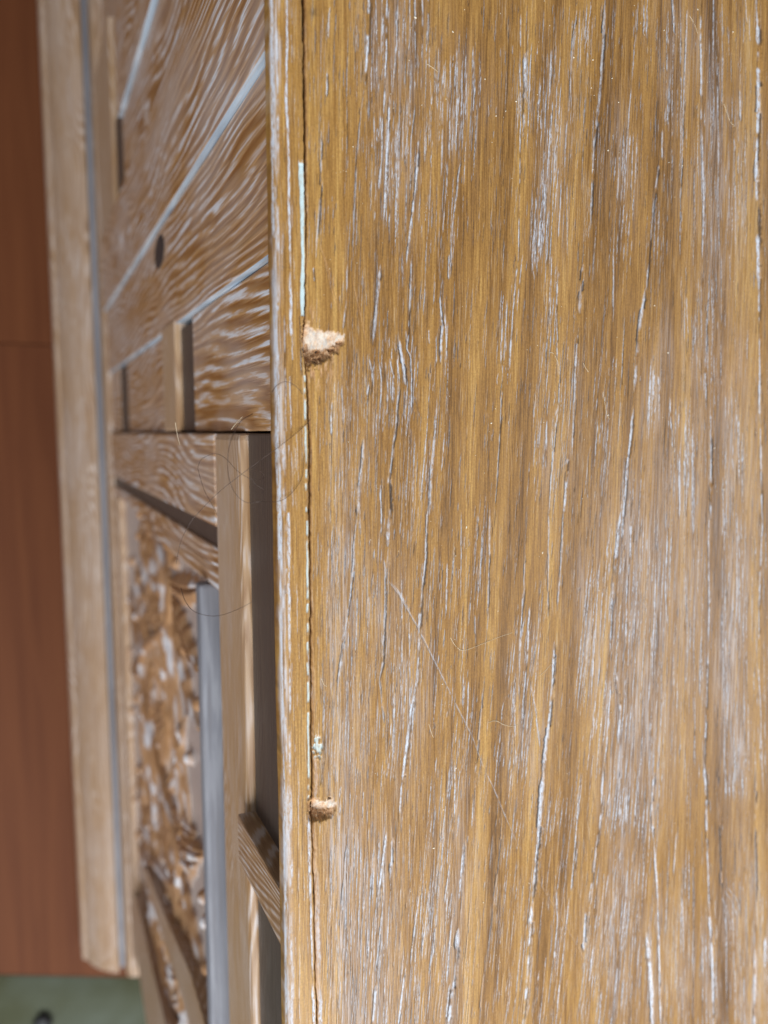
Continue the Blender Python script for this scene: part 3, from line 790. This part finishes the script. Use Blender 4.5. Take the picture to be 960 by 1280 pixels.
# edges drop into the crack
NC = len(us)
Zt = H + top.h
co = np.stack([top.X, YY, Zt], -1).reshape(-1, 3)
faces = [grid_faces(NR, NC)]
skirt = np.stack([top.X[:, 0] + 0.0002, YR, np.full(NR, H - 0.004)], -1)
off = len(co)
co = np.concatenate([co, skirt])
i0 = np.arange(NR) * NC
sk = off + np.arange(NR)
faces.append(np.stack([i0[:-1], i0[1:], sk[1:], sk[:-1]], -1)[:, ::1])
me = from_arrays("top_board", co, np.concatenate(faces))
smooth(me)
NT_ = NR * NC
g = np.zeros((NT_, 3), np.float32); wv_ = np.zeros((NT_, 3), np.float32)
for k, a in enumerate((top.lime, top.dark, top.haze)):
    g[:, k] = np.clip(a, 0, 1).ravel()
for k, a in enumerate((top.raw, top.paint, top.tone)):
    wv_[:, k] = np.clip(a, 0, 1).ravel()
set_attr(me, "grain", g); set_attr(me, "wear", wv_)
tb = link("top_board", me, cab, M_TOP)
box("top_core", 0.0135, 0.455, -0.749, 0.749, H - 0.024, H - 0.0045, M_DARK, cab, 0)

# ---- the edge strip: a bent sheet, flat on top, rounded arris, upright face
NA = 9
R_AR = 0.0030
flat = np.linspace(0, 1, 34)
down = np.linspace(0.0003, 0.0045, 16)
Xl, Zl = [], []
xa = 0.0                                           # front plane of the strip
for r in range(NR):
    pass
arris = 0.00022 * (vnoise(YR * 120 + 300, 131) - .5) + 0.0003 * (vnoise(YR * 30 + 300, 132) - .5)
X0 = xa + arris
XR = XE
ncol = len(down) + NA + len(flat)
LX = np.zeros((NR, ncol)); LZ = np.zeros((NR, ncol))
ang = np.linspace(0, math.pi / 2, NA)
LX[:, :len(down)] = X0[:, None]
LZ[:, :len(down)] = (H - R_AR - down[::-1])[None]
LX[:, len(down):len(down) + NA] = X0[:, None] + R_AR * (1 - np.cos(ang))[None]
LZ[:, len(down):len(down) + NA] = H - R_AR + R_AR * np.sin(ang)[None]
fl0 = X0 + R_AR + 0.0001
LX[:, len(down) + NA:] = fl0[:, None] + (XR - fl0)[:, None] * flat[None]
LZ[:, len(down) + NA:] = H
strip = Sheet(LX)
LY = np.repeat(YR[:, None], ncol, 1)
QX, QY = None, None
d = np.stack([LX - CAM[0], LY - CAM[1], LZ - CAM[2]], -1) @ RC
QX, QY = 480 + FPX * d[..., 0] / -d[..., 2], 640 - FPX * d[..., 1] / -d[..., 2]


def band(arr, pts, w, amp, seed, brk=0.3, soft=0.5, sc1=25.0):
    """a painted streak on the strip, given in photograph pixels"""
    p = np.array(pts, float)
    xc = np.interp(QY, p[:, 1], p[:, 0], left=-999, right=-999)
    n = np.clip((vnoise(QY / sc1 + 60, seed) - brk) / .25, 0, 1)
    wob = 0.9 * (vnoise(QY / 17 + 60, seed + 1) - .5) + .6 * (vnoise(QY / 5 + 60, seed + 2) - .5)
    ww = .8 * w * (.6 + .8 * vnoise(QY / 30 + 60, seed + 3))
    q = np.clip((1 - np.abs(QX - xc - wob) / ww) / soft, 0, 1)
    np.maximum(arr, amp * q * n, out=arr)
    return q * n


strip.tone += 0.08 + 0.25 * (vnoise2(QX / 3 + 40, QY / 500 + 40, 141) - .5)
hz_ = strip.haze
band(strip.haze, [(343, -50), (346, 400), (351, 700), (356, 1000), (359, 1300)], 9, .75, 201, .05, .6, 80)
for pts, w, a, sd, br in [
    ([(338.5, -50), (341, 300), (346, 560), (349, 700)], 2.6, .9, 210, .05), ([(341.5, -50), (345, 400), (348, 600)], 1.3, .7, 211, .25), ([(345, -50), (348, 400), (350, 640)], 1.2, .85, 212, .2),
    ([(349.5, 600), (352, 800), (355, 1000), (357.5, 1300)], 1.7, .95, 213, .05), ([(353, 560), (356, 800), (359, 1000), (361, 1300)], 1.0, .7, 214, .3),
    ([(358, -50), (359, 50), (358, 120), (361, 200), (362, 300), (364, 420)], 2.1, .95, 215, .15), ([(360, 180), (363, 330), (366, 450)], 1.0, .6, 216, .3),
    ([(362, 470), (366, 620), (367, 660)], 1.3, .75, 217, .35), ([(361, 640), (362, 800), (363, 1000), (364, 1100), (365, 1300)], 1.9, .85, 218, .2), ([(369, 560), (371, 700), (373, 1000), (375, 1300)], .8, .4, 219, .4),
    ([(355, 540), (358, 640), (360, 700)], 1.2, .6, 220, .3), ([(352, 300), (356, 420), (358, 540)], .9, .45, 221, .35)]:
    band(strip.lime, pts, w, a, sd, br)
for pts, w, a, sd, br in [([(352, 0), (355, 350), (360, 600)], .7, .45, 230, .5), ([(362, 150), (364, 400), (368, 640)], .6, .5, 231, .5), ([(374, 640), (377, 900), (380, 1200)], .7, .5, 232, .5), ([(371, 980), (374, 1280)], .6, .5, 233, .45), ([(368, 640), (370, 1000)], .5, .4, 234, .5), ([(376, 0), (378, 120)], 1.5, .35, 235, .2), ([(374.5, 395), (376.5, 440), (377.5, 470)], 1.0, .9, 236, .0)]:
    band(strip.dark, pts, w, a, sd, br)
# pale teal paint caught along the joint
tq = band(strip.paint, [(376.5, 203), (378, 260), (378.5, 330), (379, 395)], 3.8, .95, 240, -.1, .4, 14)
tq = np.maximum(tq, band(strip.paint, [(381, 470), (382.5, 560), (383, 640)], 1.9, .8, 241, .22, .4, 8))
tq = np.maximum(tq, band(strip.paint, [(383.5, 640), (384.5, 700), (385, 860), (386, 1000)], 1.6, .75, 242, .25, .4, 8))
tq = np.maximum(tq, band(strip.lime, [(386, 1020), (388, 1120), (391, 1230), (393, 1300)], 2.4, .9, 243, .05, .4))
strip.h -= 0.0003 * tq
# torn end grain at the gouges carries into the strip
NZ2 = rough2(QX, QY, 95)
k1 = np.clip(1.5 * np.exp(-(((QX - 384) / 8) ** 2 + ((QY - 425) / 26) ** 2)) * (0.4 + NZ2) - .25, 0, 1)
k2 = np.clip(1.5 * np.exp(-(((QX - 390) / 6) ** 2 + ((QY - 1012) / 15) ** 2)) * (0.4 + NZ2) - .25, 0, 1)
for k in (k1, k2):
    strip.raw = np.maximum(strip.raw, k); strip.h -= 0.0022 * k * (.6 + .6 * NZ2); strip.paint *= 1 - k; strip.lime *= 1 - .6 * k
# random fine pores
for _ in range(90):
    py = rng.uniform(-20, 1290); px = rng.uniform(348, 380) + (py - 300) * .014; ln = rng.lognormal(3.2, .6)
    band(strip.lime if rng.random() < .55 else strip.dark, [(px, py), (px + ln * .016, py + ln)], rng.uniform(.4, .8), rng.uniform(.25, .6), int(rng.integers(1 << 20)), .1)
strip.h -= 0.00015 * np.clip(strip.lime + strip.dark, 0, 1)
jq = np.clip(1 - (XR[:, None] - LX) / 0.0004, 0, 1) * (LZ > H - 1e-6)
strip.h -= 0.0003 * jq
nxv = np.zeros_like(LX); nzv = np.ones_like(LX)
nxv[:, :len(down)] = -1; nzv[:, :len(down)] = 0
nxv[:, len(down):len(down) + NA] = -np.cos(ang)[None]; nzv[:, len(down):len(down) + NA] = np.sin(ang)[None]
co = np.stack([LX + nxv * strip.h, LY, LZ + nzv * strip.h], -1).reshape(-1, 3)
inner = np.stack([XR, YR, np.full(NR, H - .006)], -1)
off = len(co)
co = np.concatenate([co, inner])
i1 = np.arange(NR) * ncol + ncol - 1
low = np.stack([np.full(NR, .012), YR, np.full(NR, H - .0085)], -1)
co = np.concatenate([co, low])
sk = off + np.arange(NR)
i2 = np.arange(NR) * ncol
sl2 = off + NR + np.arange(NR)
fc = np.concatenate([grid_faces(NR, ncol), np.stack([i2[:-1], i2[1:], sl2[1:], sl2[:-1]], -1), np.stack([i1[:-1], sk[:-1], sk[1:], i1[1:]], -1)])
me = from_arrays("edge_strip", co, fc)
smooth(me)
NS = NR * ncol
g = np.zeros((NS, 3), np.float32); wv_ = np.zeros((NS, 3), np.float32)
for k, a in enumerate((strip.lime, strip.dark, strip.haze)):
    g[:, k] = np.clip(a, 0, 1).ravel()
for k, a in enumerate((strip.raw, strip.paint, strip.tone)):
    wv_[:, k] = np.clip(a, 0, 1).ravel()
set_attr(me, "grain", g); set_attr(me, "wear", wv_)
link("edge_strip", me, cab, M_TOP)

# ---- the front below the top: stiles, rails, panels (positions measured along the front)
ZB, ZT = 0.02, 0.7118
BX = 0.034                                       # back of the front frame
box("carcass_side", 0.036, 0.44, 0.70, 0.72, 0.0, H - .026, M_UP, cab)
box("carcass_side", 0.036, 0.44, -0.62, -0.60, 0.0, H - .026, M_UP, cab)
box("back_board", BX, BX + .006, -0.62, 0.72, 0.0, H - .026, M_DARK, cab, 0)


def Yf(px, py, x=0.0):
    return on_face(px, py, x)[1]


def Zf(px, py, x=0.0):
    return on_face(px, py, x)[2]


# upper part of the picture
yV1 = 0.128
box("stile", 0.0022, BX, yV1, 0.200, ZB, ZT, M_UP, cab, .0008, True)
box("groove_shade", 0.0062, BX, 0.2005, 0.272, Zf(142, 100, .0062), Zf(151, 100, .0062), M_DARK, cab, .0004)  # dark strip paints the shade of the groove below the panel
box("panel", 0.0062, BX, 0.2005, Yf(175, 30), Zf(151, 100, .0062) + .0004, ZT, M_UP, cab, .0008)
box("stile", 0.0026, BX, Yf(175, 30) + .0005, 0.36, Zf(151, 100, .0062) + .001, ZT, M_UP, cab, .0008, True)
box("panel", 0.012, BX, 0.3605, 0.70, ZB, ZT, M_UP, cab, .0008)
box("rail", 0.0030, BX, 0.2005, 0.36, ZB, Zf(142, 100, .0062) - .0004, M_LONG, cab, .0008)
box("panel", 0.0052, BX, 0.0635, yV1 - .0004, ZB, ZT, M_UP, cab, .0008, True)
# narrow bay with its rail
box("panel", 0.0082, BX, 0.0005, 0.063, Zf(242, 460, .0083) + .0004, ZT, M_UP, cab, .0008)
box("rail", 0.0045, BX, 0.0010, 0.0655, Zf(203, 460, .0045), Zf(219, 460, .0045), M_LONG, cab, .0012)
box("groove_shade", 0.0083, BX, 0.0008, 0.0600, Zf(219, 460, .0045) + .0004, Zf(242, 460, .0083), M_DARK, cab, .0004)  # groove shade above the rail, painted as a dark strip
box("groove_shade", 0.0083, BX, 0.0008, 0.0610, Zf(151, 490, .0083), Zf(160, 490, .0083), M_DARK, cab, .0004)
box("panel", 0.0086, BX, 0.0005, 0.063, Zf(160, 490, .01), Zf(203, 460, .0045) - .001, M_UP, cab, .0008)
box("panel", 0.0080, BX, 0.0005, 0.063, ZB, Zf(150, 490, .008) - .001, M_UP, cab, .0008)
zst0, zst1 = 0.30, Zf(276, 640, .005) - .002
# stile at the middle of the picture
box("stile", 0.0050, BX, -0.046, -0.0005, ZB, Zf(276, 900, .005) - .0008, M_UP, cab, .0012)
box("step_moulding", 0.0068, BX, -0.0790, -0.0672, zst0, zst1, M_UP, cab, .0016)
box("groove_shade", 0.0075, BX, -0.0566, -0.0466, ZB, Zf(276, 640, .005), M_DARK, cab, .0004)  # dark strip standing in for the shaded upright groove
box("stile", 0.0062, BX, -0.0668, -0.0570, ZB, Zf(276, 640, .005) - .001, M_UP, cab, .0012)
# moulded rail above the carving
zr0, zr1 = Zf(276, 900, .005), Zf(307, 900, .005)
box("rail", 0.0050, BX, -0.60, -0.0005, zr0, zr1, M_LONG, cab, .003)
zl = Zf(254, 900, .0018)
box("ledge", 0.0018, BX, -0.60, -0.0794, zl - .012, zl, M_LEDGE, cab, .002)
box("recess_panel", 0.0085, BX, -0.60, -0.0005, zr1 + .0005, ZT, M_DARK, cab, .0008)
yp = Yf(345, 1105, .0006)
box("post", 0.0006, BX, yp - .022, yp, zr1 - .001, ZT, M_POST, cab, .001)
# uprights near the lower edge of the picture
Yc = -0.40


def slat(name, quad, x, thick, mat):
    pts = [on_face(px, py, x) for px, py in quad]
    bm = bmesh.new()
    a = [bm.verts.new(p) for p in pts]
    b = [bm.verts.new((p[0] + thick, p[1], p[2])) for p in pts]
    bm.faces.new(a); bm.faces.new(b[::-1])
    n = len(a)
    for i in range(n):
        bm.faces.new((a[i], b[i], b[(i + 1) % n], a[(i + 1) % n]))
    bmesh.ops.recalc_face_normals(bm, faces=bm.faces)
    bmesh.ops.bevel(bm, geom=list(bm.edges), offset=.0012, segments=2, affect='EDGES', clamp_overlap=True)
    me = bpy.data.meshes.new(name); bm.to_mesh(me); bm.free()
    return link(name, me, cab, mat)


slat("diagonal_bar", [(176, 1085), (196, 1150), (228, 1250), (240, 1300), (262, 1300), (238, 1215), (205, 1140), (183, 1085)], 0.002, .010, M_POST)
slat("diagonal_bar", [(162, 1130), (168, 1180), (186, 1300), (212, 1300), (188, 1200), (170, 1120)], 0.001, .010, M_POST)
slat("corner_panel", [(166, 1090), (200, 1320), (268, 1320), (250, 1230), (210, 1130)], 0.012, .004, M_LONG)

# carved panel: a relief of scrolls cut into one board
cy0, cy1 = -0.60, -0.0665
cz0, cz1 = Zf(166, 900, .012), zl - .0125
nu, nv = 620, 330
CU, CV = np.meshgrid(np.linspace(cy0, cy1, nu), np.linspace(cz0, cz1, nv))
Hh = np.zeros_like(CU)
crng = np.random.default_rng(5)


def ridge(pts, w, amp):
    global Hh
    pts = spline(pts, 6)
    best = np.full_like(CU, 9.0)
    for (a0, b0), (a1, b1) in zip(pts[:-1], pts[1:]):
        dx, dy = a1 - a0, b1 - b0
        l2 = dx * dx + dy * dy + 1e-12
        t = np.clip(((CU - a0) * dx + (CV - b0) * dy) / l2, 0, 1)
        best = np.minimum(best, np.hypot(CU - a0 - t * dx, CV - b0 - t * dy))
    Hh = np.maximum(Hh, amp * np.sqrt(np.clip(1 - (best / w) ** 2, 0, 1)))


zc = (cz0 + cz1) / 2
hz2 = (cz1 - cz0) / 2


def leaf_at(y0, z0, ang, ln, w, bend, amp):
    """one carved leaf with a raised blade and a cut midrib"""
    global Hh
    dy, dz = CU - y0, CV - z0
    u = (dy * math.cos(ang) + dz * math.sin(ang)) / ln
    v = -dy * math.sin(ang) + dz * math.cos(ang) - bend * ln * u * u
    W = w * np.sin(np.pi * np.clip(u, 0, 1)) ** .75 * (1 + .16 * np.sin(u * 34)) + 1e-6
    q = np.clip(1 - np.abs(v) / W, 0, 1) * ((u > 0) & (u < 1))
    hgt = amp * q ** .55 * (1 - .75 * np.exp(-(v / .0013) ** 2))
    Hh = np.maximum(Hh, hgt)


stem = []
for k in range(60):
    t = k / 59
    yy_ = cy1 + (cy0 - cy1) * t
    stem.append((yy_, zc + hz2 * .42 * math.sin(t * 17.0)))
ridge(stem[::2], .0055, .0068)
for k in range(1, 59):
    y_, z_ = stem[k]
    ty, tz = stem[min(k + 1, 59)][0] - stem[k - 1][0], stem[min(k + 1, 59)][1] - stem[k - 1][1]
    a0 = math.atan2(tz, ty)
    for sgn in (1, -1):
        a1 = a0 + sgn * crng.uniform(.55, 1.05)
        ln_ = crng.uniform(.075, .135) * (1.25 if sgn * math.sin(a0 + sgn * .8) > 0 else .9)
        leaf_at(y_, z_, a1, ln_, crng.uniform(.0095, .0145), sgn * crng.uniform(.1, .45), crng.uniform(.0048, .0076))
for k in range(90):
    by, bz = crng.uniform(cy0, cy1), zc + hz2 * crng.uniform(-.92, .92)
    rr = np.hypot(CU - by, CV - bz)
    Hh = np.maximum(Hh, .0062 * np.sqrt(np.clip(1 - (rr / .0052) ** 2, 0, 1)))
Hh += 0.0005 * rough2(CU * 420, CV * 210, 317)
lime_glint = .55 * np.clip(1 - Hh / .0024, 0, 1) + .85 * np.clip((rough2(CU * 300, CV * 130, 321) - .53) * 7, 0, 1) * np.clip((Hh - .003) / .002, 0, 1)  # lime in the hollows, plus white glints painted on the ridges
co = np.stack([0.0125 - Hh, CU, CV], -1).reshape(-1, 3)
me = from_arrays("carved_panel", co, grid_faces(nv, nu, flip=True))
smooth(me)
g = np.zeros((nu * nv, 3), np.float32)
g[:, 0] = np.clip(lime_glint, 0, 1).ravel()
g[:, 1] = (np.clip((.0008 - Hh) / .0008, 0, 1) * .25).ravel()
set_attr(me, "grain", g)
link("carved_panel", me, cab, M_CARVE)
box("rail", 0.006, BX, -0.60, -0.0670, ZB, cz0 + .001, M_LONG, cab, .0015)

# dark knot hole in the panel
kc = on_face(199, 315, .005)
bm = bmesh.new()
n = 14
ring0 = [bm.verts.new((0.0050, kc[1] + .0100 * math.cos(2 * math.pi * i / n), kc[2] + .020 * math.sin(2 * math.pi * i / n))) for i in range(n)]
ring1 = [bm.verts.new((0.0044, kc[1] + .0075 * math.cos(2 * math.pi * i / n), kc[2] + .014 * math.sin(2 * math.pi * i / n))) for i in range(n)]
bm.faces.new(ring1)
for i in range(n):
    bm.faces.new((ring0[i], ring0[(i + 1) % n], ring1[(i + 1) % n], ring1[i]))
bmesh.ops.recalc_face_normals(bm, faces=bm.faces)
me = bpy.data.meshes.new("knot"); bm.to_mesh(me); bm.free()
M_KNOT = mat_plain("dark_knot", (0.045, 0.04, 0.04), .5)
link("knot", me, cab, M_KNOT)

# plinth moulding that runs along the foot of the front, ending before the lower edge of the picture
prof = [(-0.0455, 0.0), (-0.0455, 0.030), (-0.0440, 0.034), (-0.040, 0.037), (-0.036, 0.048), (-0.028, 0.060), (-0.018, 0.070), (-0.008, 0.076), (-0.0075, 0.0765), (-0.006, 0.066), (-0.001, 0.066), (0.0005, 0.084), (0.004, 0.090), (0.012, 0.092), (0.012, 0.0)]
ye0, ye1 = on_top(130, 1197, .04)[1], 0.72
bm = bmesh.new()
va = [bm.verts.new((x, ye0, z)) for x, z in prof]
vb = [bm.verts.new((x, ye1, z)) for x, z in prof]
for i in range(len(prof)):
    j = (i + 1) % len(prof)
    bm.faces.new((va[i], va[j], vb[j], vb[i]))
bm.faces.new(va[::-1]); bm.faces.new(vb)
bmesh.ops.recalc_face_normals(bm, faces=bm.faces)
bmesh.ops.bevel(bm, geom=[e for e in bm.edges if abs(e.verts[0].co.y - e.verts[1].co.y) < 1e-6], offset=.006, segments=2, affect='EDGES', clamp_overlap=True)
bm.normal_update()
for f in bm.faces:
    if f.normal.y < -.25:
        f.material_index = 1  # end bevel painted pale as its highlight
me = bpy.data.meshes.new("plinth"); bm.to_mesh(me); bm.free()
link("plinth", me, cab, M_PLINTH)
me.materials.append(M_LIT_SIDE)
box("bead", -0.0062, -0.0008, ye0 + .006, ye1 - .002, 0.060, 0.0762, M_LEDGE, cab, .002)

# ------------------------------------------------------------------ hairs caught on the edge, lint and dust on the top


def hair(name, pts, label, r=0.0001, mat=None, cat="hair", group=None, k=8):
    """pts: (px, py, height)"""
    w = [on_top(px, py, z) for px, py, z in pts]
    co, fs = tube(spline(w, k), r, 5, r * .7)
    me = from_arrays(name, np.array([tuple(c) for c in co]), np.array(fs))
    smooth(me)
    o = link(name, me, None, mat or M_HAIR)
    return tag(o, label, cat, group)


GH = "loose hairs caught on the cabinet edge"
T = H
hair("hair", [(388, 524, T + .0006), (380, 533, T + .0004), (352, 556, T + .0005), (319, 580, T - .006), (275, 614, T - .014), (247, 642, T - .020), (237, 655, T - .022), (226, 677, T - .024), (220, 705, T - .026)],
     "long hair slanting down left from the joint, its lower end curving over the carved front", group=GH)
hair("hair", [(226, 735, T - .028), (232, 752, T - .026), (244, 765, T - .022), (269, 770, T - .016), (294, 763, T - .010), (316, 752, T - .006)],
     "curved hair hanging like a shallow bowl over the rail and recess", group=GH)
hair("hair", [(340, 490, T - .004), (346, 482, T + .0004), (356, 477, T + .0016), (366, 480, T + .002), (374, 487, T + .001), (378, 493, T + .0003)],
     "short dark hair arching over the pale arris below the upper gouge", .00012, group=GH)
hair("hair", [(316, 517, T - .012), (300, 528, T - .010), (287, 556, T - .008), (285, 590, T - .007), (293, 615, T - .006), (308, 628, T - .006), (326, 627, T - .005), (345, 627, T + .0004), (358, 622, T + .0006), (370, 610, T + .0005), (378, 594, T + .0005), (380, 570, T + .0004)],
     "wide looping hair that sweeps under the slanting hair and back up the edge strip", group=GH)
hair("hair", [(247, 585, T - .018), (252, 574, T - .017), (268, 567, T - .015), (282, 573, T - .013), (296, 588, T - .011), (312, 598, T - .010), (324, 600, T - .010), (330, 594, T - .010), (322, 588, T - .009), (313, 592, T - .009), (318, 604, T - .009), (330, 612, T - .009)],
     "hair with a small curl at its right end beside the dark recess", .00009, group=GH)
hair("hair", [(247, 585, T - .022), (255, 612, T - .021), (266, 632, T - .020), (272, 645, T - .020)], "thin short hair hanging left of the tangle", .00008, group=GH)
hair("hair", [(219, 528, T - .03), (222, 545, T - .03), (225, 556, T - .03)], "tiny hair standing left of the tangle in front of the rail end", .0001, M_LINT, group=GH)
hair("hair", [(289, 537, T - .02), (296, 528, T - .02), (303, 521, T - .02)], "tiny pale straight hair above the tangle", .0001, M_LINT, group=GH)

GL = "pale lint fibres lying on the top board"
Z1 = T + .00003
for pts, lb in [
    ([(686, 441), (692, 442), (698, 455), (699, 466)], "hooked lint fibre right of the upper gouge beside a white grain line"),
    ([(729, 454), (732, 460), (735, 464)], "tiny curled orange lint fibre at the right of the hooked one"),
    ([(563, 797), (570, 808), (580, 813), (600, 806), (622, 797), (640, 791)], "long faint lint fibre crossing the gold band right of the scratch"),
    ([(610, 903), (620, 901), (630, 906), (640, 908), (648, 906)], "wavy pale lint fibre lying across the gold band below the long faint fibre"),
    ([(402, 848), (405, 856), (409, 858)], "small lint fibre near the edge strip above the blue flake"),
    ([(536, 905), (540, 918), (542, 922)], "small lint fibre just left of the scratch"),
    ([(674, 845), (684, 836), (690, 828), (695, 822)], "faint lint fibre leaning right above a white pore cluster"),
    ([(862, 20), (868, 30), (872, 42)], "lint fibre leaning left at the top right of the board"),
    ([(534, 80), (540, 84), (548, 90)], "lint fibre at the top of the board among white pores"),
    ([(905, 130), (912, 150), (918, 158)], "lint fibre across the hazy grain at the upper right"),
    ([(754, 490), (758, 516), (762, 524)], "lint fibre with a bright fleck in the centre right of the board"),
]:
    hair("lint_fibre", [(a, b, Z1) for i, (a, b) in enumerate(pts)], lb, .00008, M_LINT, "lint", GL, 4)

bm = bmesh.new()
FLECK = [(519, 22), (566, 40), (606, 99), (620, 145), (632, 139), (645, 127), (741, 75), (765, 98), (739, 110), (760, 188), (687, 32), (916, 40), (872, 12), (830, 38), (760, 519), (614, 529), (678, 691), (583, 659), (749, 738), (853, 207), (836, 203), (741, 212), (717, 72), (773, 128), (554, 1012), (542, 1060), (570, 960), (750, 905), (604, 1128), (709, 967), (553, 855), (905, 612), (835, 441), (818, 382), (893, 560)]
frng = random.Random(4)
for _ in range(330):
    FLECK.append((frng.uniform(395, 955), frng.uniform(0, 1275) ** 1.0))
for i, (px, py) in enumerate(FLECK):
    q = on_top(px, py, T)
    big = i < 35
    s = frng.uniform(.00018, .00032) if big else frng.uniform(.00006, .00014)
    v = bmesh.ops.create_icosphere(bm, subdivisions=1, radius=s)['verts']
    an = frng.uniform(0, 6.28); st = frng.uniform(.6, 2.2)
    rot = Matrix.Rotation(an, 3, 'Z')
    for vv in v:
        c = vv.co.copy(); c.x *= st; c.z *= .6
        vv.co = rot @ c + Vector((q[0], q[1], T + s * .35))
me = bpy.data.meshes.new("dust"); bm.to_mesh(me); bm.free()
du = link("dust", me, None, M_DUST)
struct(du, 'stuff')
du['label'] = "pale dust flecks scattered over the top board"
